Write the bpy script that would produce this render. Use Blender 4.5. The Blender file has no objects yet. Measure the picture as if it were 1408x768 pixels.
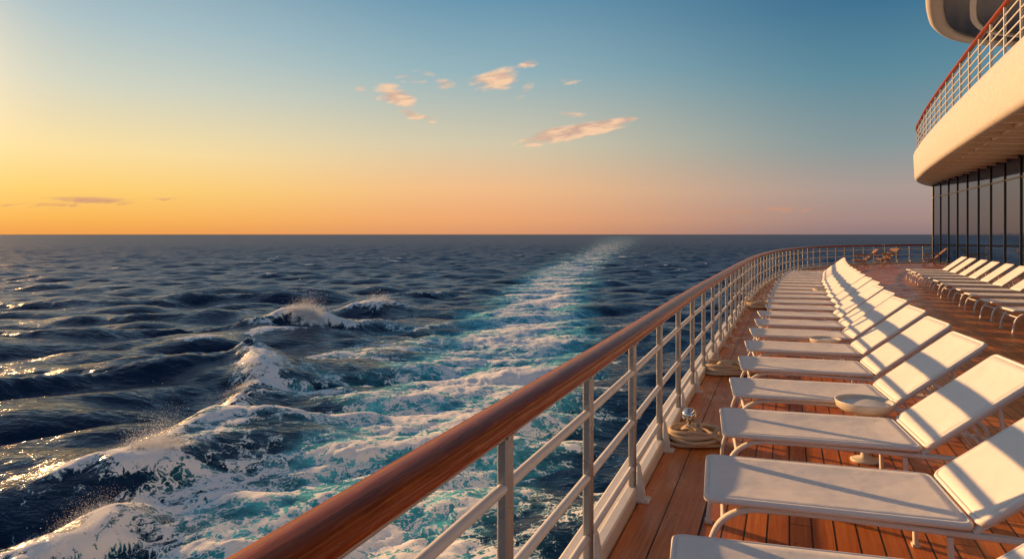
import bpy, bmesh, math, numpy as np
from mathutils import Vector, Matrix
rng=np.random.default_rng(7)
scene=bpy.context.scene
scene.view_settings.view_transform='Standard'
scene.view_settings.look='None'
scene.view_settings.exposure=0
def lin(c):
    return tuple(((v/255)/12.92 if v/255<=0.04045 else ((v/255+0.055)/1.055)**2.4) for v in c)+(1.0,)
# ---------------------------------------------------------------- camera
CAMH=1.78; F=940.0
cd=bpy.data.cameras.new('camera'); cam=bpy.data.objects.new('camera',cd)
scene.collection.objects.link(cam); scene.camera=cam
cam.location=(0,0,CAMH); cam.rotation_euler=(math.radians(90),0,0)
cd.sensor_width=36; cd.lens=F/1408*36; cd.shift_y=-62/1408; cd.clip_start=0.05; cd.clip_end=200000
GRAD_AZ=math.radians(-54); SUN_AZ=math.radians(-48); SUN_EL=math.radians(11)
# ---------------------------------------------------------------- node helpers
class NT:
    def __init__(s,nt): s.nt=nt; s.n=nt.nodes; s.l=nt.links
    def add(s,t,**kw):
        n=s.n.new(t)
        for k,v in kw.items(): setattr(n,k,v)
        return n
    def put(s,sock,v):
        if isinstance(v,bpy.types.NodeSocket): s.l.new(v,sock)
        elif v is not None: sock.default_value=v
    def m(s,op,a,b=None,c=None,clamp=False):
        n=s.add('ShaderNodeMath',operation=op,use_clamp=clamp)
        for i,v in enumerate((a,b,c)):
            if v is not None: s.put(n.inputs[i],v)
        return n.outputs[0]
    def vm(s,op,a,b=None,out=0):
        n=s.add('ShaderNodeVectorMath',operation=op)
        s.put(n.inputs[0],a)
        if b is not None: s.put(n.inputs[1],b)
        return n.outputs[out]
    def mr(s,v,a,b,c=0.0,d=1.0,t='SMOOTHSTEP'):
        n=s.add('ShaderNodeMapRange',interpolation_type=t)
        for i,x in enumerate((v,a,b,c,d)): s.put(n.inputs[i],x)
        return n.outputs[0]
    def mix(s,f,a,b,bt='MIX'):
        n=s.add('ShaderNodeMix',data_type='RGBA',blend_type=bt)
        s.put(n.inputs[0],f); s.put(n.inputs[6],a); s.put(n.inputs[7],b)
        return n.outputs[2]
    def noise(s,vec,scale,detail=4,rough=.5,dist=0,out=0):
        n=s.add('ShaderNodeTexNoise'); s.put(n.inputs['Vector'],vec)
        n.inputs['Scale'].default_value=scale; n.inputs['Detail'].default_value=detail
        n.inputs['Roughness'].default_value=rough; n.inputs['Distortion'].default_value=dist
        return n.outputs[out]
    def ramp(s,f,stops,interp='EASE'):
        n=s.add('ShaderNodeValToRGB'); cr=n.color_ramp; cr.interpolation=interp
        while len(cr.elements)<len(stops): cr.elements.new(.5)
        for e,(p,c) in zip(cr.elements,stops): e.position=p; e.color=c
        s.put(n.inputs[0],f); return n.outputs[0]
    def bump(s,h,strength,dist,normal=None):
        n=s.add('ShaderNodeBump'); n.inputs['Strength'].default_value=strength
        n.inputs['Distance'].default_value=dist; s.put(n.inputs['Height'],h)
        if normal is not None: s.put(n.inputs['Normal'],normal)
        return n.outputs[0]
def newmat(name):
    m=bpy.data.materials.new(name); m.use_nodes=True
    t=NT(m.node_tree); b=t.n['Principled BSDF']; return m,t,b
# ---------------------------------------------------------------- world
w=bpy.data.worlds.new('World'); scene.world=w; w.use_nodes=True
try:
    w.cycles.sampling_method='MANUAL'; w.cycles.sample_map_resolution=512
except Exception: pass
t=NT(w.node_tree); t.n.clear()
d=t.add('ShaderNodeTexCoord').outputs['Generated']
sx=t.add('ShaderNodeSeparateXYZ'); t.l.new(d,sx.inputs[0])
X,Y,Z=sx.outputs
h=t.vm('NORMALIZE',t.vm('MULTIPLY',d,(1,1,0)))
cosang=t.vm('DOT_PRODUCT',h,(math.sin(GRAD_AZ),math.cos(GRAD_AZ),0),out=1)
zz=t.m('MULTIPLY',t.m('MAXIMUM',Z,0.0),2.5)
def S(l): return [(z*2.5,lin(c)) for z,c in l]
rl=t.ramp(zz,S([(0,(242,160,76)),(.02,(252,184,86)),(.055,(255,210,114)),(.104,(253,225,160)),(.186,(212,214,196)),(.264,(172,194,200)),(.38,(120,155,178))]),'LINEAR')
rm=t.ramp(zz,S([(0,(220,152,108)),(.02,(238,168,114)),(.066,(243,190,138)),(.13,(214,202,172)),(.23,(150,180,188)),(.324,(106,151,176)),(.4,(84,130,160))]),'LINEAR')
rr=t.ramp(zz,S([(0,(144,122,124)),(.02,(166,138,132)),(.058,(172,154,146)),(.115,(136,152,154)),(.204,(94,138,155)),(.29,(64,114,145)),(.4,(48,92,126))]),'LINEAR')
t1=t.mr(cosang,.99,.616); t2=t.mr(cosang,.68,.12)
grad=t.mix(t2,t.mix(t1,rl,rm),rr)
sd=(math.sin(SUN_AZ)*math.cos(SUN_EL),math.cos(SUN_AZ)*math.cos(SUN_EL),math.sin(SUN_EL))
dots=t.m('MAXIMUM',t.vm('DOT_PRODUCT',d,sd,out=1),0.0)
glow=t.m('POWER',dots,110.0)
grad=t.mix(t.m('MULTIPLY',glow,.85,clamp=True),grad,(2.2,1.45,.7,1))
u=t.m('DIVIDE',X,t.m('MAXIMUM',Y,.05)); v=t.m('DIVIDE',Z,t.m('MAXIMUM',Y,.05))
cb=t.add('ShaderNodeCombineXYZ'); t.l.new(u,cb.inputs[0]); t.l.new(t.m('ADD',t.m('MULTIPLY',v,3.6),t.m('MULTIPLY',u,-.5)),cb.inputs[1])
nz=t.noise(cb.outputs[0],26,6,.6,.7); nz2=t.noise(cb.outputs[0],11,2,.5)
uu=t.m('ADD',u,t.m('MULTIPLY',t.m('SUBTRACT',nz2,.5),.05)); vv=t.m('ADD',v,t.m('MULTIPLY',t.m('SUBTRACT',nz,.5),.012))
clouds=[(790,181,98,12,11,1.35),(845,167,50,7,6,1.0),(684,108,42,17,16,1.0),(546,134,40,14,-22,1.0),(570,158,30,8,-18,.8),(612,115,18,9,0,.7),(728,88,20,6,8,.75),
        (536,118,26,6,0,.6),(568,108,26,6,-10,.6),(588,100,18,5,-10,.5),(725,124,18,12,40,.5),(780,157,24,5,0,.6),(785,112,24,6,0,.4),(498,121,14,5,0,.5),(125,275,80,6,-2,.8),(60,281,66,4,0,.5),(230,274,30,4,0,.5),(1000,290,60,4,0,.45),(1075,287,56,5,0,.5)]
tot=None
for (cx,cy,hw,hh,tl,op) in clouds:
    cu=(cx-704)/F; cv=(322-cy)/F; a=math.radians(tl)
    du=t.m('SUBTRACT',uu,cu); dv=t.m('SUBTRACT',vv,cv)
    aa=t.m('ADD',t.m('MULTIPLY',du,math.cos(a)*F/hw),t.m('MULTIPLY',dv,math.sin(a)*F/hw))
    bb=t.m('ADD',t.m('MULTIPLY',du,-math.sin(a)*F/hh),t.m('MULTIPLY',dv,math.cos(a)*F/hh))
    q=t.m('ADD',t.m('MULTIPLY',aa,aa),t.m('MULTIPLY',bb,bb))
    mk=t.m('MULTIPLY',t.m('SUBTRACT',1.0,q,clamp=True),op)
    tot=mk if tot is None else t.m('MAXIMUM',tot,mk)
cm=t.m('MULTIPLY',t.mr(t.m('ADD',tot,t.m('MULTIPLY',t.m('SUBTRACT',nz,.5),1.8)),.12,1.0),t.mr(tot,.0,.22))
cm=t.m('MULTIPLY',cm,t.m('MULTIPLY',t.m('GREATER_THAN',Y,.1),.92))
ccol=t.mix(t.mr(v,.03,.13),lin((206,148,118)),t.mix(t.mr(nz,.35,.65),lin((206,168,150)),lin((252,208,168))))
grad=t.mix(cm,grad,ccol)
bg1=t.add('ShaderNodeBackground'); t.l.new(grad,bg1.inputs[0]); bg1.inputs[1].default_value=1.0
sky=t.add('ShaderNodeTexSky',sky_type='NISHITA',sun_disc=False,sun_elevation=SUN_EL,sun_rotation=SUN_AZ)
bg2=t.add('ShaderNodeBackground'); t.l.new(sky.outputs[0],bg2.inputs[0]); bg2.inputs[1].default_value=0.12
ms=t.add('ShaderNodeMixShader'); t.l.new(t.mr(Z,.36,.7),ms.inputs[0]); t.l.new(bg1.outputs[0],ms.inputs[1]); t.l.new(bg2.outputs[0],ms.inputs[2])
t.l.new(ms.outputs[0],t.add('ShaderNodeOutputWorld').inputs[0])
# ---------------------------------------------------------------- sun
sl=bpy.data.lights.new('sun','SUN'); sl.energy=6.6; sl.angle=math.radians(.6); sl.color=(1,.53,.20)
so=bpy.data.objects.new('sun',sl); scene.collection.objects.link(so)
so.rotation_euler=Vector(sd).to_track_quat('Z','Y').to_euler(); so.location=(-40,40,30)
# ---------------------------------------------------------------- materials
def simple(name,col,rough,metal=0,coat=0,var=.06,bs=60,bd=.0008,spec=.5):
    m,t,b=newmat(name); o=t.add('ShaderNodeTexCoord').outputs['Object']
    n=t.noise(o,7,4,.6); c=tuple(x*(1-var*2.2) for x in col[:3])+(1,)
    t.l.new(t.mix(n,c,tuple(col[:3])+(1,)),b.inputs['Base Color'])
    t.l.new(t.mr(n,.3,.7,rough*.8,min(1,rough*1.25)),b.inputs['Roughness'])
    b.inputs['Metallic'].default_value=metal; b.inputs['Coat Weight'].default_value=coat; b.inputs['Specular IOR Level'].default_value=spec
    t.l.new(t.bump(t.noise(o,bs,2),.4,bd),b.inputs['Normal']); return m
M_white=simple('white_paint',(.80,.78,.75),.35)
M_fascia=simple('fascia_paint',(.66,.63,.60),.45,0,0,.08,3,.004)
M_post=simple('post_paint',(.42,.42,.42),.30,.4,0,.1)
M_frame=simple('frame_white',(.80,.79,.77),.35)
M_soffit=simple('soffit_paint',(.94,.82,.66),.5)
M_dark=simple('dark_metal',(.012,.015,.022),.35)
M_navy=simple('navy_panel',(.015,.02,.035),.15)
M_chrome=simple('chrome',(.75,.78,.82),.08,1.0,0,.02,40,.0002)
M_bowl=simple('stoneware',(.70,.65,.58),.45)
M_hull=simple('hull_paint',(.75,.75,.75),.4)
M_fab,t,b=newmat('sling_fabric'); o=t.add('ShaderNodeTexCoord').outputs['Object']
oi=t.add('ShaderNodeObjectInfo').outputs['Random']; cx_=t.add('ShaderNodeCombineXYZ'); t.l.new(t.m('MULTIPLY',oi,30.0),cx_.inputs[2]); o2=t.vm('ADD',o,cx_.outputs[0])
n=t.noise(o2,2.6,4,.5); n2=t.noise(o2,9,5,.6)
t.l.new(t.mix(n2,(.77,.74,.73,1),(.87,.85,.83,1)),b.inputs['Base Color']); b.inputs['Roughness'].default_value=.7
wv=t.add('ShaderNodeTexWave',wave_type='BANDS',bands_direction='Y'); t.l.new(o,wv.inputs[0]); wv.inputs['Scale'].default_value=90
wv2=t.add('ShaderNodeTexWave',wave_type='BANDS',bands_direction='X'); t.l.new(o,wv2.inputs[0]); wv2.inputs['Scale'].default_value=90
wx=t.m('ADD',wv.outputs[1],wv2.outputs[1])
nb=t.bump(wx,.25,.0008); nb=t.bump(n,.6,.03,nb); t.l.new(nb,b.inputs['Normal'])
def wood_rail():
    m,t,b=newmat('mahogany_varnish'); uv=t.add('ShaderNodeUVMap').outputs[0]
    mp=t.vm('MULTIPLY',uv,(1.2,9.0,1)); n=t.noise(mp,3.5,6,.65,1.2); n2=t.noise(t.vm('MULTIPLY',uv,(.6,3,1)),1.3,3)
    c=t.ramp(n,[(.3,(.13,.020,.004,1)),(.5,(.32,.060,.011,1)),(.72,(.52,.14,.030,1))],'LINEAR')
    t.l.new(t.mix(t.m('MULTIPLY',n2,.4),c,(.18,.036,.009,1)),b.inputs['Base Color'])
    b.inputs['Roughness'].default_value=.45; b.inputs['Specular IOR Level'].default_value=.12; b.inputs['Coat Weight'].default_value=.38; b.inputs['Coat Roughness'].default_value=.05; b.inputs['Coat Tint'].default_value=(1,.70,.45,1); b.inputs['Coat IOR'].default_value=1.38
    t.l.new(t.bump(n,.15,.002),b.inputs['Normal']); return m
M_rail=wood_rail()
TAN=Vector((.375,.927,0)).normalized(); NRM=Vector((TAN.y,-TAN.x,0))
def teak(name,planks=True):
    m,t,b=newmat(name); o=t.add('ShaderNodeTexCoord').outputs['Object']
    a=t.vm('DOT_PRODUCT',o,tuple(NRM),out=1); s=t.vm('DOT_PRODUCT',o,tuple(TAN),out=1)
    PW=.125
    q=t.m('DIVIDE',a,PW); idx=t.m('FLOOR',q); fr=t.m('FRACT',q)
    wn=t.add('ShaderNodeTexWhiteNoise',noise_dimensions='1D'); t.l.new(idx,wn.inputs['W'])
    s2=t.m('ADD',t.m('DIVIDE',s,2.6),t.m('MULTIPLY',wn.outputs[0],7.3)); ids=t.m('FLOOR',s2); fs=t.m('FRACT',s2)
    wn2=t.add('ShaderNodeTexWhiteNoise',noise_dimensions='2D'); cc=t.add('ShaderNodeCombineXYZ'); t.l.new(idx,cc.inputs[0]); t.l.new(ids,cc.inputs[1]); t.l.new(cc.outputs[0],wn2.inputs['Vector'])
    cx=t.add('ShaderNodeCombineXYZ'); t.l.new(t.m('MULTIPLY',s,1.5),cx.inputs[0]); t.l.new(t.m('MULTIPLY',a,38.0),cx.inputs[1]); t.l.new(t.m('MULTIPLY',wn2.outputs[0],20.0),cx.inputs[2])
    g=t.noise(cx.outputs[0],1.4,5,.62,.6); big=t.noise(o,.8,4,.6)
    col=t.ramp(g,[(.25,(.34,.090,.018,1)),(.5,(.58,.175,.036,1)),(.8,(.74,.29,.080,1))],'LINEAR')
    if planks: col=t.mix(t.mr(wn2.outputs[0],0,1,0,.5,'LINEAR'),col,(.26,.076,.020,1))
    col=t.mix(t.mr(big,.45,.75,0,.2),col,(.42,.19,.09,1))
    if planks:
        sm=t.m('MAXIMUM',t.m('LESS_THAN',fr,.085),t.m('LESS_THAN',fs,.003))
        col=t.mix(sm,col,(.012,.010,.010,1)); hgt=t.m('SUBTRACT',t.m('MULTIPLY',g,.15),sm)
    else: hgt=t.m('MULTIPLY',g,.2)
    t.l.new(col,b.inputs['Base Color']); b.inputs['Specular IOR Level'].default_value=.34
    t.l.new(t.mr(t.noise(o,2.2,3),.3,.7,.22,.50),b.inputs['Roughness'])
    t.l.new(t.bump(hgt,.5,.004),b.inputs['Normal']); return m
M_teak=teak('teak_planks'); M_teak2=teak('teak_margin',False)
M_caulk=simple('caulk',(.012,.011,.011),.6)
M_rope,t,b=newmat('rope'); uv=t.add('ShaderNodeUVMap').outputs[0]
wr=t.add('ShaderNodeTexWave',wave_type='BANDS',bands_direction='DIAGONAL'); t.l.new(t.vm('MULTIPLY',uv,(45,6,1)),wr.inputs[0]); wr.inputs['Scale'].default_value=1; wr.inputs['Distortion'].default_value=.5
t.l.new(t.mix(wr.outputs[1],(.50,.36,.24,1),(.88,.74,.56,1)),b.inputs['Base Color']); b.inputs['Roughness'].default_value=.9
t.l.new(t.bump(wr.outputs[1],.7,.005),b.inputs['Normal'])
M_glass,t,b=newmat('dark_glass'); t.n.remove(b); o=t.add('ShaderNodeTexCoord').outputs['Object']
nb=t.bump(t.noise(o,.6,2),.25,.02)
df=t.add('ShaderNodeBsdfDiffuse'); df.inputs[0].default_value=(.010,.020,.042,1)
gl=t.add('ShaderNodeBsdfGlossy'); gl.inputs[0].default_value=(.42,.58,.90,1); gl.inputs['Roughness'].default_value=.05; t.l.new(nb,gl.inputs['Normal'])
fr=t.add('ShaderNodeFresnel'); fr.inputs[0].default_value=1.5
ms=t.add('ShaderNodeMixShader'); t.l.new(t.m('MINIMUM',fr.outputs[0],.5),ms.inputs[0]); t.l.new(df.outputs[0],ms.inputs[1]); t.l.new(gl.outputs[0],ms.inputs[2]); t.l.new(ms.outputs[0],t.n['Material Output'].inputs[0])
M_cwood=simple('chair_wood',(.40,.22,.12),.5)
# ---------------------------------------------------------------- mesh helpers
def link(o,parent=None):
    scene.collection.objects.link(o)
    if parent: o.parent=parent
    return o
def empty(name,loc=(0,0,0),rz=0):
    e=bpy.data.objects.new(name,None); e.empty_display_size=.2; scene.collection.objects.link(e); e.location=loc; e.rotation_euler=(0,0,rz); return e
class MB:
    def __init__(s): s.v=[]; s.f=[]; s.uv=[]; s.smooth=[]
    def add(s,v,f,uv=None,smooth=False):
        o=len(s.v); s.v+= [tuple(map(float,p)) for p in v]
        for i,fc in enumerate(f):
            s.f.append(tuple(o+j for j in fc)); s.smooth.append(smooth)
            s.uv.append(uv[i] if uv else [(0,0)]*len(fc))
    def mesh(s,name,mat):
        me=bpy.data.meshes.new(name); me.from_pydata(s.v,[],s.f)
        l=me.uv_layers.new(name='UVMap'); flat=[c for fu in s.uv for p in fu for c in p]
        l.data.foreach_set('uv',flat); me.polygons.foreach_set('use_smooth',s.smooth)
        me.materials.append(mat); me.update(); return me
    def obj(s,name,mat,parent=None): return link(bpy.data.objects.new(name,s.mesh(name,mat)),parent)
    def sweep(s,path,prof,ref=(0,0,1),smooth=False,caps=True):
        P=np.asarray(path,float); n=len(P); T=np.gradient(P,axis=0); T/=np.linalg.norm(T,axis=1)[:,None]
        R=np.array(ref,float); side=np.cross(T,R); side/=np.linalg.norm(side,axis=1)[:,None]; up=np.cross(side,T)
        m=len(prof); vs=[]; L=np.concatenate([[0],np.cumsum(np.linalg.norm(np.diff(P,axis=0),axis=1))])
        for i in range(n):
            for a,b2 in prof: vs.append(P[i]+side[i]*a+up[i]*b2)
        fs=[];uv=[]
        for i in range(n-1):
            for j in range(m):
                k=(j+1)%m; fs.append((i*m+j,i*m+k,(i+1)*m+k,(i+1)*m+j))
                uv.append([(L[i],j/m),(L[i],(j+1)/m),(L[i+1],(j+1)/m),(L[i+1],j/m)])
        s.add(vs,fs,uv,smooth)
        if caps:
            s.add(vs[:m],[tuple(range(m))[::-1]]); s.add(vs[-m:],[tuple(range(m))])
    def box(s,c,ax,ay,az):
        c=Vector(c);ax=Vector(ax);ay=Vector(ay);az=Vector(az)
        v=[c+ax*i+ay*j+az*k for k in(-1,1) for j in(-1,1) for i in(-1,1)]
        s.add(v,[(0,2,3,1),(4,5,7,6),(0,1,5,4),(2,6,7,3),(0,4,6,2),(1,3,7,5)])
    def lathe(s,prof,c=(0,0,0),n=32,smooth=True):
        vs=[];fs=[]
        for r,z in prof:
            for i in range(n):
                a=2*math.pi*i/n; vs.append((c[0]+r*math.cos(a),c[1]+r*math.sin(a),c[2]+z))
        for k in range(len(prof)-1):
            for i in range(n):
                j=(i+1)%n; fs.append((k*n+i,k*n+j,(k+1)*n+j,(k+1)*n+i))
        s.add(vs,fs,None,smooth)
def ell(a,b,n=16,p=2.0):
    out=[]
    for i in range(n):
        th=2*math.pi*i/n; c,s_=math.cos(th),math.sin(th)
        out.append((a*math.copysign(abs(c)**(2/p),c),b*math.copysign(abs(s_)**(2/p),s_)))
    return out
def rect(a,b,r=.006):
    return [(-a+r,-b),(a-r,-b),(a,-b+r),(a,b-r),(a-r,b),(-a+r,b),(-a,b-r),(-a,-b+r)]
def smooth_path(pts,step=.2):
    P=np.array(pts,float); P=np.vstack([2*P[0]-P[1],P,2*P[-1]-P[-2]]); out=[]
    for i in range(1,len(P)-2):
        p0,p1,p2,p3=P[i-1:i+3]
        d=[max(1e-6,np.linalg.norm(b-a)**.5) for a,b in((p0,p1),(p1,p2),(p2,p3))]
        t0=0;t1=d[0];t2=t1+d[1];t3=t2+d[2]
        for tt in np.linspace(t1,t2,24,endpoint=False):
            A1=(t1-tt)/(t1-t0)*p0+(tt-t0)/(t1-t0)*p1;A2=(t2-tt)/(t2-t1)*p1+(tt-t1)/(t2-t1)*p2;A3=(t3-tt)/(t3-t2)*p2+(tt-t2)/(t3-t2)*p3
            B1=(t2-tt)/(t2-t0)*A1+(tt-t0)/(t2-t0)*A2;B2=(t3-tt)/(t3-t1)*A2+(tt-t1)/(t3-t1)*A3
            out.append((t2-tt)/(t2-t1)*B1+(tt-t1)/(t2-t1)*B2)
    out.append(P[-2]); out=np.array(out)
    L=np.concatenate([[0],np.cumsum(np.linalg.norm(np.diff(out,axis=0),axis=1))]); n=max(2,int(L[-1]/step)+1)
    s=np.linspace(0,L[-1],n); return np.stack([np.interp(s,L,out[:,k]) for k in range(out.shape[1])],1)
def offset(P,d):
    T=np.gradient(P,axis=0); T/=np.linalg.norm(T,axis=1)[:,None]; return P+np.stack([T[:,1],-T[:,0]],1)*d
def to3(P,z): return np.column_stack([P,np.full(len(P),z)])
def arclen(P): return np.concatenate([[0],np.cumsum(np.linalg.norm(np.diff(P,axis=0),axis=1))])
def at(P,s):
    L=arclen(P); p=np.array([np.interp(s,L,P[:,0]),np.interp(s,L,P[:,1])]); q=np.array([np.interp(s+.05,L,P[:,0]),np.interp(s+.05,L,P[:,1])]); q0=np.array([np.interp(s-.05,L,P[:,0]),np.interp(s-.05,L,P[:,1])])
    tt=q-q0; return p,tt/np.linalg.norm(tt)
# ---------------------------------------------------------------- rail path
RP=smooth_path([(-3.46,-6),(-1.84,-2),(-1.03,0),(-.455,1.43),(.04,2.66),(.495,3.79),(.885,4.78),(1.36,6),(2.15,8),(3.78,12),(5.5,16.2),(8.0,22),(11.8,29.6),(15.8,35.8),(19.5,39.4),(23.2,41.8),(26.3,43.0)],.2)
LR=arclen(RP)
s0=float(np.interp(2.5,RP[:,1],LR))
rail=empty('ship_railing')
mb=MB(); mb.sweep(to3(RP,1.115),ell(.074,.05,24,2.3),smooth=True); mb.obj('handrail',M_rail,rail)
mb=MB(); mb.sweep(to3(RP,1.056),rect(.022,.012,.003)); mb.obj('rail_flat_bar',M_post,rail)
mb=MB()
for z,r in((.86,.021),(.53,.021),(.22,.019)): mb.sweep(to3(RP,z),ell(r,r,10),smooth=True)
mb.obj('rail_bars',M_white,rail)
mb=MB(); mb.sweep(to3(RP,.045),rect(.035,.055,.01)); mb.sweep(to3(offset(RP,-.12),-.08),rect(.09,.10,.02)); mb.obj('kerb',M_white,rail)
mb=MB(); mf=MB(); k=0
for i in range(-6,60):
    s=s0+i*1.12
    if s<.2 or s>LR[-1]-.3: continue
    p,tt=at(RP,s); T=Vector((tt[0],tt[1],0)); N=Vector((tt[1],-tt[0],0)); c=Vector((p[0],p[1],0))
    pr=rect(.034,.022,.008)
    vs=[];n=len(pr)
    for z in (.09,1.06):
        for a,b2 in pr: vs.append(c+T*a+N*b2+Vector((0,0,z)))
    mb.add(vs,[(j,(j+1)%n,n+(j+1)%n,n+j) for j in range(n)])
    mb.box(c+Vector((0,0,1.05)),T*.045,N*.030,Vector((0,0,.006)))
    wv_=.020
    g=[(.036,.012),(.085,.012),(.085,.06),(.05,.24),(.036,.26)]
    vs=[c+N*a+T*sg*wv_+Vector((0,0,z)) for sg in(-1,1) for a,z in g]; q=len(g)
    mf.add(vs,[tuple(range(q)),tuple(range(q,2*q))[::-1]]+[(j,(j+1)%q,q+(j+1)%q,q+j) for j in range(q)])
    mf.box(c+N*.078+Vector((0,0,.013)),T*.045,N*.04,Vector((0,0,.009)))
    for sg in(-1,1): mf.box(c+N*.10+T*.03*sg+Vector((0,0,.026)),T*.007,N*.007,Vector((0,0,.006)))
mb.obj('posts',M_post,rail); mf.obj('post_feet',M_white,rail)
# ---------------------------------------------------------------- deck + hull
deckpts=[tuple(p) for p in offset(RP,-.04)]+[(27.5,43.0),(60,44),(60,-6)]
mb=MB(); n=len(deckpts)
mb.add([(x,y,0) for x,y in deckpts]+[(x,y,-.16) for x,y in deckpts],[tuple(range(n))[::-1],tuple(range(n,2*n))]+[(j,(j+1)%n,n+(j+1)%n,n+j) for j in range(n)])
me=mb.mesh('teak_deck',M_teak); bm=bmesh.new(); bm.from_mesh(me); bmesh.ops.triangulate(bm,faces=bm.faces[:]); bmesh.ops.recalc_face_normals(bm,faces=bm.faces[:]); bm.to_mesh(me); bm.free(); link(bpy.data.objects.new('teak_deck',me))
def strip(mb,A,B,z):
    n=len(A); mb.add([(x,y,z) for x,y in A]+[(x,y,z) for x,y in B],[(i,n+i,n+i+1,i+1) for i in range(n-1)])
deckm=empty('deck_waterway')
mb=MB(); strip(mb,offset(RP,.045),offset(RP,.475),.004); mb.obj('caulking',M_caulk,deckm)
mb=MB()
for a,b2 in((.052,.235),(.243,.465)): strip(mb,offset(RP,a),offset(RP,b2),.008)
mb.obj('margin_boards',M_teak2,deckm)
mb=MB(); A=to3(offset(RP,-.06),-.17); B=A.copy(); B[:,2]=-13
n=len(A); mb.add(list(A)+list(B),[(i,i+1,n+i+1,n+i) for i in range(n-1)]); mb.obj('ship_hull',M_hull)
# ---------------------------------------------------------------- lounge chair
def rrect(L,W,r,n=7):
    out=[]
    for cx,cy,a0 in((L-r,W-r,0),(r,W-r,90),(r,r,180),(L-r,r,270)):
        for i in range(n):
            a=math.radians(a0+90*i/(n-1)); out.append((cx+r*math.cos(a),cy+r*math.sin(a)))
    return out
def pad(L,W,t,sag,r=.05):
    mb=MB(); rings=[(.02,-t*.5),(.004,-t*.42),(0,-t*.1),(.002,t*.3),(.010,t*.47),(.02,t*.5),(.022,t*.40),(.028,t*.40),(.031,t*.5),(.07,t*.5-sag*.25),(.14,t*.5-sag*.6),(.22,t*.5-sag*.9),(.30,t*.5-sag)]
    vs=[];m=None
    for ins,z in rings:
        o=rrect(L-2*ins,W-2*ins,max(.006,r-ins*.4)); m=len(o)
        vs+=[(x+ins,y+ins,z) for x,y in o]
    fs=[(k*m+i,k*m+(i+1)%m,(k+1)*m+(i+1)%m,(k+1)*m+i) for k in range(len(rings)-1) for i in range(m)]
    mb.add(vs,fs,None,True); mb.add(vs[:m],[tuple(range(m))[::-1]],None,False); mb.add(vs[-m:],[tuple(range(m))],None,True)
    return mb
LW=.74; SL=1.24; BL=.84; BA=math.radians(38); SZ=.405
me_seat=pad(SL,LW,.036,.012).mesh('seat',M_fab); me_back=pad(BL,LW,.036,.012).mesh('backrest',M_fab)
fb=MB(); tube=rect(.014,.022,.006)
for y in(.045,LW-.045):
    P=smooth_path([(.015,y,0.0),(.03,y,.14),(.085,y,.27),(.20,y,.345),(.40,y,.362),(1.0,y,.352),(1.55,y,.335),(1.80,y,.315),(1.90,y,.25),(1.935,y,.12),(1.94,y,0)],.03)
    fb.sweep(P,tube,ref=(0,1,0))
    fb.sweep([(1.14,y,.33),(1.15,y,.17),(1.155,y,.0)],rect(.012,.018,.004),ref=(0,1,0))
    c,s_=math.cos(BA),math.sin(BA)
    fb.sweep([(SL+.0,y,SZ-.045),(SL+.4*c,y,SZ+.4*s_-.048),(SL+BL*.96*c,y,SZ+BL*.96*s_-.05)],rect(.012,.016,.004),ref=(0,1,0))
    yy=y+(.03 if y<.3 else -.03)
    fb.sweep([(SL+.56*c,yy,SZ+.56*s_-.05),(1.72,yy,.45),(1.80,yy,.30)],rect(.010,.014,.004),ref=(0,1,0))
    fb.sweep([(SL+.30*c,yy,SZ+.30*s_-.05),(1.60,yy,.42),(1.76,yy,.22),(1.90,yy,.10)],rect(.008,.012,.003),ref=(0,1,0))
    fb.box((.018,y,.008),(.022,0,0),(0,.026,0),(0,0,.008)); fb.box((1.94,y,.008),(.022,0,0),(0,.026,0),(0,0,.008)); fb.box((1.155,y,.008),(.02,0,0),(0,.022,0),(0,0,.008))
for x,z in((.10,.27),(.45,.352),(1.10,.34),(1.22,.345),(1.80,.27),(1.76,.22)):
    fb.sweep([(x,.05,z),(x,LW/2,z),(x,LW-.05,z)],ell(.014,.014,8),smooth=True)
fb.sweep([(SL+.56*c,.05,SZ+.56*s_-.055),(SL+.56*c,.35,SZ+.56*s_-.055),(SL+.56*c,LW-.05,SZ+.56*s_-.055)],ell(.013,.013,8),smooth=True)
me_frame=fb.mesh('frame',M_frame)
def lounge(x,y,ang,ba=None):
    e=empty('lounge_chair',(x,y,.001),ang)
    o=link(bpy.data.objects.new('seat',me_seat),e); o.location=(0,0,SZ-.01)
    o=link(bpy.data.objects.new('backrest',me_back),e); o.location=(SL+.012,0,SZ-.006); o.rotation_euler=(0,-BA,0)
    link(bpy.data.objects.new('frame',me_frame),e)
    return e
rs=np.random.default_rng(3)
s1=float(np.interp(3.62+.16,RP[:,1],LR))
CH={}
for i in range(-2,20):
    s=s1+i*1.235
    p,tt=at(RP,s); N=np.array([tt[1],-tt[0]])
    off=.55 if i<8 else .62
    q=p+N*off; ang=math.atan2(N[1],N[0])+math.radians(6+rs.uniform(-1.2,1.2))
    q=q+tt*rs.uniform(-.02,.02); CH[i]=(q[0],q[1],ang); lounge(q[0],q[1],ang)
for i in range(10):
    f=i/9; x=9.05+(15.3-9.05)*f; y=12.35+(26.3-12.35)*f
    lounge(x,y,math.radians(-19+rs.uniform(-1.5,1.5)))
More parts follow.
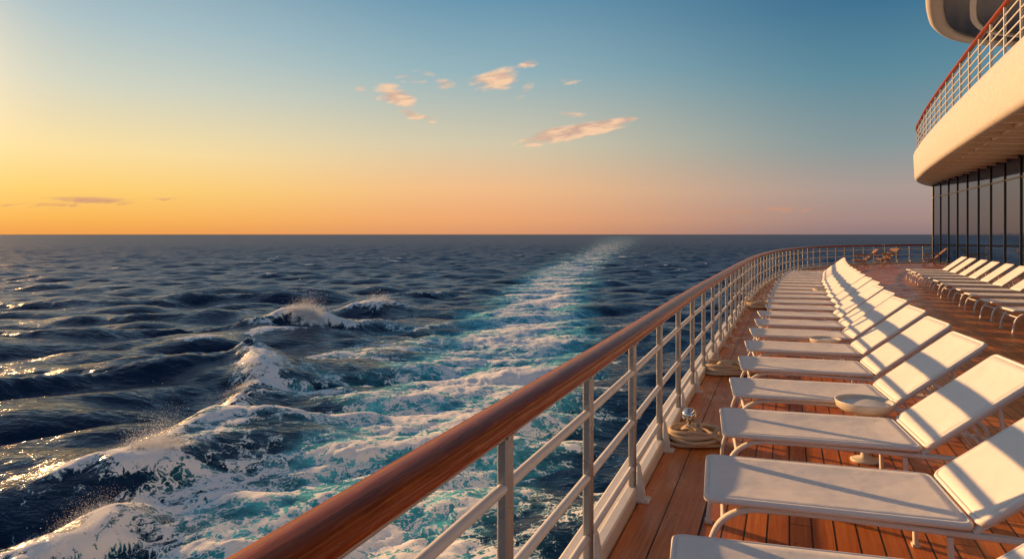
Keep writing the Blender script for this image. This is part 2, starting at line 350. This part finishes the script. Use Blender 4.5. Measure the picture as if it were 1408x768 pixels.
# ---------------------------------------------------------------- side tables
tb=MB(); tb.lathe([(0,.0),(.10,.0),(.105,.012),(.09,.02),(.03,.035),(.024,.14),(.026,.32),(.10,.38),(.175,.40),(.205,.425),(.215,.468),(.215,.475),(.205,.478),(.198,.465),(.185,.445),(.14,.435),(.0,.432)],n=40)
me_tb=tb.mesh('pedestal_bowl',M_bowl)
tr=MB(); tr.lathe([(0,.436),(.15,.438),(.165,.452),(.158,.456),(0,.447)],n=32); me_tr=tr.mesh('tray',M_white)
def table(idx,al,sc=1):
    x,y,a=CH[idx]; ax=np.array([math.cos(a),math.sin(a)]); bx=np.array([-math.sin(a),math.cos(a)])
    p=np.array([x,y])+ax*al+bx*(LW+.245)
    e=empty('side_table',(p[0],p[1],0)); link(bpy.data.objects.new('pedestal_bowl',me_tb),e); link(bpy.data.objects.new('tray',me_tr),e); e.scale=(sc,)*3
table(1,1.10,1.0); table(4,1.0,.92); table(11,1.2,.95)
# ---------------------------------------------------------------- rope coils + ball
def rope(x,y,seed,R=.17,rr0=.0165):
    r=np.random.default_rng(seed); P=[]; ph=0
    for k,(dr,z,turns) in enumerate(((0,.0,1.0),(-.036,.0,1.0),(-.072,.0,1.0),(-.05,.032,1.0),(-.012,.032,1.0),(-.022,.064,1.0),(-.058,.064,1.0),(-.035,.094,.85))):
        n_=26; ox,oy=r.normal(0,.009,2); e1,e2=r.normal(0,.045,2)
        for j in range(int(n_*turns)):
            a=ph+2*math.pi*j/n_; rad=(R+dr)*(1+e1*math.cos(2*a)+e2*math.sin(3*a))
            P.append((ox+rad*math.cos(a)*1.12,oy+rad*math.sin(a),rr0+z+.006*math.sin(3*a+k)+(.004 if z>0 else .006)))
        ph+=2*math.pi*turns
    lx_,ly_,lz_=P[-1]
    for q_ in np.linspace(.15,1,14): P.append((lx_*(1-q_)+(R+.17)*q_, ly_*(1-q_)-(.12+.08*math.sin(q_*4))*q_, max(rr0,lz_*(1-q_*1.6)+.02*math.sin(q_*3.1))))
    P=smooth_path(np.array(P)[::2],.014)
    e=empty('rope_coil',(x,y,.009)); m=MB(); m.sweep(P,ell(rr0,rr0,8),smooth=True); m.obj('coiled_line',M_rope,e)
    m=MB(); K=[(-.02+.07*math.cos(a)*(1+.3*math.sin(2*a)),-.02+.06*math.sin(2*a),.125+.022*math.sin(3*a)) for a in np.linspace(0,6.28,40)]
    m.sweep(smooth_path(K,.012),ell(rr0,rr0,8),smooth=True); m.obj('knot',M_rope,e)
rope(1.55,5.82,1,.20); rope(2.74,8.75,2,.25,.021); rope(5.95,16.5,3,.30,.026)
e=empty('steel_ball',(1.52,5.86,.008)); m=MB(); m.lathe([(0.0001,.0),(.045,.0),(.045,.02),(.025,.03),(.02,.15)]+[(.062*math.sin(a),.225-.062*math.cos(a)) for a in np.linspace(.4,3.14,16)],n=32); m.obj('ball_and_stem',M_chrome,e)
# ---------------------------------------------------------------- far wooden deck chairs
cb_=MB()
for y in(0,.56):
    cb_.sweep([(0,y,.30),(.6,y,.33),(.75,y,.36)],rect(.018,.025),ref=(0,1,0))
    cb_.sweep([(.62,y,.0),(.45,y,.25),(.15,y,.58)],rect(.018,.022),ref=(0,1,0)); cb_.sweep([(.05,y,.0),(.5,y,.32),(1.05,y,.85)],rect(.018,.022),ref=(0,1,0))
    cb_.sweep([(.12,y,.58),(.4,y,.60),(.72,y,.58)],rect(.03,.014),ref=(0,1,0))
for k in range(9): cb_.box((.06+k*.065,.28,.345),(.026,0,0),(0,.27,0),(0,0,.008))
for k in range(9): cb_.box((.56+k*.058,.28,.40+k*.054),(.018,0,.017),(0,.27,0),(.005,0,-.006))
me_ch=cb_.mesh('slatted_frame',M_cwood)
for x,y,a in((18.3,36.6,-15),(20.7,38.4,10),(22.9,38.2,-25)):
    e=empty('deck_chair',(x,y,.001),math.radians(a)); link(bpy.data.objects.new('slatted_frame',me_ch),e); e.scale=(1.15,)*3
# ---------------------------------------------------------------- superstructure
sup=empty('ship_superstructure')
ZS=4.85; ZT=6.38
OC=smooth_path([(4.9,0),(9.3,10),(11.9,15.9),(14.3,21.2),(17.9,28.9),(20.9,35.0),(23.6,39.9),(27.2,44.0),(31,46.3),(37,47)],.4)
GC=np.array([(9.67,0),(26.5,43),(40,45.5)],float)
def resamp(P,n):
    L=arclen(P); s=np.linspace(0,L[-1],n); return np.stack([np.interp(s,L,P[:,k]) for k in range(2)],1)
mb=MB(); mb.sweep(to3(OC,ZS),[(.0,.0),(.10,-.05),(.22,-.02),(.25,.1),(.25,1.45),(.20,ZT-ZS),(.02,ZT-ZS+.0),(-.06,ZT-ZS-.06),(-.10,1.35),(-.04,.10)],smooth=True); o=mb.obj('balcony_fascia',M_fascia,sup)
mb=MB(); n=120; A=resamp(offset(OC,.2),n); B=resamp(GC,n); strip(mb,A,B,5.12); strip(mb,A,np.column_stack([B[:,0]+6,B[:,1]]),ZT-.03); mb.obj('balcony_floor',M_soffit,sup)
mb=MB()
for i in range(2,n-2,3):
    a=Vector((*A[i],0)); b_=Vector((*B[i],0)); dd=(b_-a); L=dd.length; dn=dd/L; pn=Vector((-dn.y,dn.x,0))
    mb.box((a+b_)/2+Vector((0,0,4.98)),dn*(L/2-.02),pn*.05,Vector((0,0,.135)))
mb.obj('soffit_beams',M_soffit,sup)
mb=MB(); ql=offset(OC,.95); mb.sweep(to3(ql,5.0),rect(.05,.06)); mb.obj('soffit_girder',M_soffit,sup)
def gwall(path,z0,z1,sp,mat,mm,wd_=.04):
    P=np.array(path,float); g=MB(); 
    for i in range(len(P)-1):
        g.add([(*P[i],z0),(*P[i+1],z0),(*P[i+1],z1),(*P[i],z1)],[(0,1,2,3)])
    g.obj('window_glass',mat,sup); f=MB()
    for i in range(len(P)-1):
        a,b_=P[i],P[i+1]; L=np.linalg.norm(b_-a); tt=(b_-a)/L; nn=np.array([-tt[1],tt[0]]); k=int(round(L/sp))
        for j in range(k+1):
            c=a+tt*L*j/k+nn*.01; f.box((c[0],c[1],(z0+z1)/2),Vector((*tt,0))*wd_,Vector((*nn,0))*.035,(0,0,(z1-z0)/2-.01))
        c=(a+b_)/2+nn*.008
        for z,hh in((z0+.08,.08),(z0+(z1-z0)*.80,.035),(z1-.12,.12)):
            f.box((c[0],c[1],z),Vector((*tt,0))*L/2,Vector((*nn,0))*.018,(0,0,hh))
    f.obj('window_mullions',mm,sup)
gwall(GC,0.002,5.1,2.1,M_glass,M_dark)
gwall([(10.5,0),(19.3,20.5),(24.3,32),(31,34)],ZT,11.5,2.4,M_glass,M_white)
TC=smooth_path([(5,6),(12.4,20.3),(15.6,25.6),(18.5,30.3),(20.3,32.7),(22.3,34.4),(25,35.3),(31,35.6)],.4)
mb=MB(); mb.sweep(to3(TC,11.5),[(0,0),(.1,-.05),(.5,0),(.55,.1),(.5,1.2),(0,1.25),(-.08,1.15),(-.1,.1)],smooth=True); mb.obj('top_deck_fascia',M_fascia,sup)
mb=MB(); A=resamp(offset(TC,.4),80); B=np.column_stack([A[:,0]+9,np.minimum(A[:,1],33)]); strip(mb,A,B,11.6); strip(mb,A,B,12.6); mb.obj('top_deck_soffit',M_navy,sup)
mb=MB(); mb.sweep(to3(offset(TC,1.6),11.55),rect(.12,.06)); mb.obj('soffit_ring',M_white,sup)
mb=MB(); mb.lathe([(0.001,-.14),(.07,-.12),(.11,-.05),(.12,0),(.13,.02),(.13,.06)],c=(20.4,31.6,4.97)); mb.obj('soffit_lamp',M_white,sup)
br=empty('balcony_railing'); BP=offset(OC,.08); LB=arclen(BP)
mb=MB(); mb.sweep(to3(BP,ZT+1.36),ell(.085,.06,14),smooth=True); mb.obj('handrail',M_rail,br)
mb=MB()
for z in(.28,.55,.82,1.09): mb.sweep(to3(BP,ZT+z),ell(.02,.02,8),smooth=True)
s=.3
while s<LB[-1]:
    p,tt=at(BP,s); mb.box((p[0],p[1],ZT+.66),(tt[0]*.035,tt[1]*.035,0),(tt[1]*.03,-tt[0]*.03,0),(0,0,.67)); s+=1.6
mb.obj('posts_and_bars',M_white,br)
# ---------------------------------------------------------------- ocean
WZ=-11.2
def tile(N,L,lmin,lmax,peak,wd,spread,seed,slope=4.0):
    r=np.random.default_rng(seed); k1=2*np.pi*np.fft.fftfreq(N,L/N); kx,ky=np.meshgrid(k1,k1,indexing='ij'); k=np.hypot(kx,ky); k[0,0]=1
    kp=2*np.pi/peak; P=np.exp(-1.2*(kp/k)**2)/k**slope
    cosd=(kx*wd[0]+ky*wd[1])/k; P*=(1-spread)*np.abs(cosd)**8+spread*cosd**2+.01
    P*=(k>2*np.pi/lmax)*(k<2*np.pi/lmin); P[0,0]=0
    H=(r.normal(size=(N,N))+1j*r.normal(size=(N,N)))*np.sqrt(P)
    h=np.fft.ifft2(H); s=h.real.std(); dx=np.fft.ifft2(-1j*kx/k*H).real/s; dy=np.fft.ifft2(-1j*ky/k*H).real/s
    return h.real/s,dx,dy
def samp(T,L,x,y):
    N=T.shape[0]; u=(x/L*N)%N; v=(y/L*N)%N; i=np.floor(u).astype(int); j=np.floor(v).astype(int); a=u-i; b=v-j; i%=N; j%=N; i2=(i+1)%N; j2=(j+1)%N
    return T[i,j]*(1-a)*(1-b)+T[i2,j]*a*(1-b)+T[i,j2]*(1-a)*b+T[i2,j2]*a*b
wd=np.array([.28,-.96]); wd2=np.array([.45,-.89])
hA,xA,yA=tile(512,270,4,200,17,wd,.15,11,4.4)
hB,xB,yB=tile(512,61,.6,6,4,wd2/np.linalg.norm(wd2),.35,12,3.8)
hC,_,_=tile(512,83,.8,40,12,wd,1.0,13,3.0)
hD,_,_=tile(512,29,.25,4,2.5,wd,1.0,14,2.8)
th=np.radians(np.concatenate([np.linspace(-50,50,900),np.linspace(50,310,62)[1:-1]])); ND=900; nc=len(th)
r=np.exp(np.linspace(math.log(9),math.log(60000),1350)); nr=len(r)
RR,TT=np.meshgrid(r,th,indexing='ij'); X=RR*np.sin(TT); Y=RR*np.cos(TT)
sm=lambda x,a,b: (lambda q:q*q*(3-2*q))(np.clip((x-a)/(b-a),0,1))
fA=(1-sm(RR,160,1300)*.78)*(1-sm(RR,1500,4000)); fB=1-sm(RR,120,450); fD=1-sm(RR,60,140)
a_=samp(hA,270,X,Y); b_=samp(hB,61,X,Y); c_=samp(hC,83,X,Y); c2=samp(hC,83,X*.31+17,Y*.31+5); d_=samp(hD,29,X,Y)
ysn=[15,27,44,70,95,157,250,436,1000,3000,60000]
cxs=np.interp(Y,ysn,[-9.5,-7.6,-5.4,-1.8,1.8,7.6,20,54,150,480,9600])
cxs=cxs+1.0*c2*np.clip(Y/100,.4,4)
wds=np.interp(Y,ysn,[5.4,5.2,6.2,7.6,7.2,8.0,10.5,17,34,90,1800])
dd=(X-cxs)/wds
inten=np.interp(Y,[10,30,60,100,160,250,450,1000,2500,6000],[.74,.74,.74,.74,.68,.56,.48,.36,.15,0])
front=(Y>5)
Fin=np.exp(-np.abs(dd)**3)*inten*(1+.16*c2)*front
lx=np.interp(Y,[15,29,37,51,65,92,140],[-18,-18.8,-19.6,-20.2,-20.5,-20,-15])
outer=sm(X,lx-.8,lx+1.5)*(1-sm(X,cxs+4,cxs+17))*(1-sm(Y,62,135))*front
Fo=outer*(np.interp(Y,[27,36,50,75,110],[.60,.54,.46,.41,.34])+.09*c2)
def ridge(p0,p1,W):
    p0=np.array(p0);p1=np.array(p1);dv=p1-p0;L=np.linalg.norm(dv);tx=dv/L;nx=np.array([-tx[1],tx[0]])
    s=((X-p0[0])*tx[0]+(Y-p0[1])*tx[1])/L; n_=(X-p0[0])*nx[0]+(Y-p0[1])*nx[1]
    n_=n_+ .4*W*np.sin(s*3.1)+.3*c_*.6
    e=np.where((s>0)&(s<1),0,np.minimum(np.abs(s),np.abs(s-1))*L)
    w_=np.where(n_*nx[1]>0,W*1.25,W*.7)
    return np.exp(-(n_/w_)**2 - (e/(W*2.0))**2)*(1-.08*np.abs(c_)), n_
add=np.zeros_like(X); Fr=np.zeros_like(X)
for p0,p1,W,A,fo in (((-20.2,50),(-25,66),2.2,1.2,.70),((-25.5,66),(-48,47),3.2,2.0,.0),((-28.4,90.5),(-25.6,91.5),2.8,1.7,1.12),((-30,90),(-66,76),3.6,1.8,0),((-26,66),(-40,63),2.6,.6,0),
    ((-23.5,112),(-21,113),2.4,1.3,1.0),((-21,138),(-15,140),2.4,1.1,.4),((-21.0,36.2),(-18.0,38.5),1.5,.85,.92),((-19.5,27.5),(-17.2,31),1.4,.7,.92),((-18,30.5),(-12,29),1.5,.45,.82),((-9,40),(-5,42),1.6,.3,.82),
    ((-20.2,40),(-20,50),1.3,.5,.55),((-40,38),(-29,30),2.6,1.4,0),((-17,60),(-12,62),1.6,.5,.55),((-16,45),(-11,47),1.3,.45,.62),((-14.5,34),(-9,33),1.3,.4,.74),((-60,130),(-38,138),3.5,1.6,.0),((-90,118),(-64,124),3.5,1.6,0),
    ((-62,100),(-44,106),3.2,1.2,0),((-33,52),(-27,57),2.0,.5,0)):
    g,_n=ridge(p0,p1,W); add+=A*g; Fr=np.maximum(Fr,np.minimum(1,fo*g**.8))
calm=1-.45*np.exp(-np.abs(dd)**2)*front
Z=.42*a_*fA*calm+.038*b_*fB+add
dX=.52*samp(xA,270,X,Y)*fA*calm+.05*samp(xB,61,X,Y)*fB; dY=.52*samp(yA,270,X,Y)*fA*calm+.05*samp(yB,61,X,Y)*fB
Fm=np.maximum(np.maximum(Fin,Fo),Fr)
Z=Z+np.clip(Fm,0,1)*(.10*c_*fB+.04*d_*fD)
cap=sm(a_+.35*c_,2.5,3.0)*.58*(1-sm(RR,250,600))
Fm=np.maximum(Fm,cap)
foam=np.clip(Fm+.13*c_*(Fm>.05)+.05*d_*(Fm>.05)*fD,0,1)
aer=np.clip(np.maximum(np.exp(-np.abs(dd*.70)**2.5)*np.interp(Y,[0,60,120,220,500,1500],[1,1,.95,.6,.3,.06])*front,outer*.36)+.15*c_*outer,0,1)
slick=np.exp(-np.abs(dd)**2.2)*sm(Y,110,260)*(1-sm(Y,2500,9000))
chop=sm(np.log(RR),math.log(45),math.log(700))
co=np.stack([X+dX,Y+dY,Z+WZ],-1).reshape(-1,3).astype(np.float32)
me=bpy.data.meshes.new('water'); nv=nr*nc; me.vertices.add(nv); me.vertices.foreach_set('co',co.ravel())
I,J=np.meshgrid(np.arange(nr-1),np.arange(nc),indexing='ij'); J2=(J+1)%nc
q=np.stack([I*nc+J,(I+1)*nc+J,(I+1)*nc+J2,I*nc+J2],-1).reshape(-1,4).astype(np.int32)[:,::-1]; nf=len(q)
me.loops.add(nf*4); me.loops.foreach_set('vertex_index',np.ascontiguousarray(q).ravel()); me.polygons.add(nf)
me.polygons.foreach_set('loop_start',(np.arange(nf)*4).astype(np.int32)); me.polygons.foreach_set('loop_total',np.full(nf,4,np.int32))
me.polygons.foreach_set('use_smooth',np.ones(nf,bool)); me.update(calc_edges=True); me.validate()
for nm,ar in(('foam',foam),('aer',aer),('slick',slick),('chop',chop)):
    at_=me.attributes.new(nm,'FLOAT','POINT'); at_.data.foreach_set('value',ar.reshape(-1).astype(np.float32))
mat,t,b=newmat('sea_water'); t.n.remove(b)
o=t.add('ShaderNodeTexCoord').outputs['Object']
def attr(n): a=t.add('ShaderNodeAttribute'); a.attribute_name=n; return a.outputs['Fac']
fo,ae,sk,ch=attr('foam'),attr('aer'),attr('slick'),attr('chop')
flat=t.vm('MULTIPLY',o,(1,1,0))
warp=t.vm('MULTIPLY',t.vm('SUBTRACT',t.noise(flat,.6,4,.65,0,1),(.5,.5,.5)),(3.2,3.2,0)); wp=t.vm('ADD',flat,warp)
n1=t.noise(wp,.75,7,.72,.2); n2=t.noise(wp,4.2,5,.78,.3)
vo=t.add('ShaderNodeTexVoronoi',feature='DISTANCE_TO_EDGE'); t.l.new(wp,vo.inputs['Vector']); vo.inputs['Scale'].default_value=.7
vo2=t.add('ShaderNodeTexVoronoi',feature='DISTANCE_TO_EDGE'); t.l.new(wp,vo2.inputs['Vector']); vo2.inputs['Scale'].default_value=2.1
lace=t.m('ADD',t.mr(vo.outputs[0],0,.22,1,0,'LINEAR'),t.mr(vo2.outputs[0],0,.20,1,0,'LINEAR'))
pat=t.m('ADD',t.m('ADD',t.m('MULTIPLY',n1,.66),t.m('MULTIPLY',n2,.40)),t.m('MULTIPLY',lace,.20))
thr=t.m('SUBTRACT',1.05,t.m('MULTIPLY',fo,.70))
fm=t.mr(t.m('SUBTRACT',pat,thr),-.05,.13); fm=t.m('MULTIPLY',fm,t.mr(fo,.06,.22))
fm=t.m('MAXIMUM',fm,t.m('MULTIPLY',sk,t.mr(n1,.35,.7,.0,.42)))
deep=t.mix(t.mr(n1,.35,.7),(.003,.018,.055,1),(.008,.036,.090,1))
turq=t.mix(t.mr(n1,.3,.7),(.02,.26,.37,1),(.16,.74,.80,1))
wc=t.mix(t.mr(t.m('MULTIPLY',ae,t.m('ADD',n1,.55)),.15,.85),deep,turq)
st=t.vm('MULTIPLY',flat,(.55,1.35,1))
w1=t.noise(st,1.1,5,.62,.3); w2=t.noise(st,.16,3,.5,.3)
bh=t.m('ADD',t.m('MULTIPLY',w1,.26),t.m('MULTIPLY',w2,.9))
nb=t.bump(bh,1.0,1.0)
df=t.add('ShaderNodeBsdfDiffuse'); t.l.new(wc,df.inputs[0]); t.l.new(nb,df.inputs['Normal'])
gl=t.add('ShaderNodeBsdfGlossy',distribution='GGX'); gl.inputs[0].default_value=(.92,.94,1,1); t.l.new(t.mr(ch,0,1,.15,.40,'LINEAR'),gl.inputs['Roughness']); t.l.new(nb,gl.inputs['Normal'])
fr=t.add('ShaderNodeFresnel'); fr.inputs[0].default_value=1.33; t.l.new(nb,fr.inputs['Normal'])
cap_=t.mr(ch,0,1,.72,.26,'LINEAR')
ff=t.m('MULTIPLY',t.m('MINIMUM',fr.outputs[0],cap_),t.m('SUBTRACT',1.0,t.m('MULTIPLY',ae,.55)))
wm=t.add('ShaderNodeMixShader'); t.l.new(ff,wm.inputs[0]); t.l.new(df.outputs[0],wm.inputs[1]); t.l.new(gl.outputs[0],wm.inputs[2])
fb2=t.add('ShaderNodeBsdfDiffuse'); t.l.new(t.mix(t.mr(t.m('ADD',t.m('MULTIPLY',n2,.6),t.m('MULTIPLY',fm,.5)),.46,.76),(.38,.78,.86,1),(.99,.99,.99,1)),fb2.inputs[0])
t.l.new(t.bump(t.m('ADD',t.m('MULTIPLY',n2,.7),t.m('MULTIPLY',n1,.5)),.7,.11),fb2.inputs['Normal'])
ms=t.add('ShaderNodeMixShader'); t.l.new(fm,ms.inputs[0]); t.l.new(wm.outputs[0],ms.inputs[1]); t.l.new(fb2.outputs[0],ms.inputs[2])
t.l.new(ms.outputs[0],t.n['Material Output'].inputs[0])
me.materials.append(mat); link(bpy.data.objects.new('water',me))
# ---------------------------------------------------------------- spray
def surfz(x,y):
    rr=math.hypot(x,y); i=int(np.clip(np.searchsorted(r,rr),0,nr-1)); j=int(np.clip(np.searchsorted(th[:ND],math.atan2(x,y)),0,ND-1)); return Z[i,j]+WZ
V=[];Fc=[]
sp=np.random.default_rng(5)
def splash(x,y,ex,ey,ez,n,sz):
    pts=[]
    for kk in range(max(5,n//300)):
        cx_,cy_=x+sp.normal()*ex*.7,y+sp.normal()*ey*.7; z0=surfz(cx_,cy_)
        hgt=ez*sp.uniform(.2,1)*math.exp(-((cx_-x)/(ex*1.3))**2)
        for _ in range(300):
            u_=sp.exponential()*.32
            pts.append((cx_+sp.normal()*(.25+.35*u_)*ex*.5+hgt*u_*.25,cy_+sp.normal()*(.25+.3*u_)*ey*.5,z0-.06+u_*hgt+sp.normal()*.03))
    for p in pts:
        s_=sz*sp.lognormal(0,.4); b0=len(V); A=sp.normal(size=(3,3)); 
        Qm,_=np.linalg.qr(A)
        for vv_ in((1,1,1),(1,-1,-1),(-1,1,-1),(-1,-1,1)): 
            w_=Qm@np.array(vv_)*s_*.6; V.append((p[0]+w_[0],p[1]+w_[1],p[2]+w_[2]))
        Fc.extend([(b0,b0+1,b0+2),(b0,b0+3,b0+1),(b0,b0+2,b0+3),(b0+1,b0+3,b0+2)])
splash(-19.5,37.4,1.3,.9,1.9,28000,.010); splash(-18.4,29.4,1.3,1.0,1.3,22000,.008); splash(-27.2,90.5,1.7,1.2,2.3,34000,.023); splash(-22.3,112.5,1.6,1,1.6,10000,.026)
splash(-15.0,30.0,2.2,1.0,.6,9000,.008); splash(-22,58,1.2,3.4,.6,9000,.012)
me=bpy.data.meshes.new('sea_spray'); me.from_pydata(V,[],Fc)
ms_,t,b=newmat('spray_droplets'); t.n.remove(b)
cn=t.mix(t.noise(t.add('ShaderNodeTexCoord').outputs['Object'],3,2),(.93,.94,.95,1),(.99,.99,.99,1))
d1=t.add('ShaderNodeBsdfDiffuse'); t.l.new(cn,d1.inputs[0]); d2=t.add('ShaderNodeBsdfTranslucent'); t.l.new(cn,d2.inputs[0])
mx=t.add('ShaderNodeMixShader'); mx.inputs[0].default_value=.45; t.l.new(d1.outputs[0],mx.inputs[1]); t.l.new(d2.outputs[0],mx.inputs[2]); t.l.new(mx.outputs[0],t.n['Material Output'].inputs[0])
me.materials.append(ms_); link(bpy.data.objects.new('sea_spray',me))
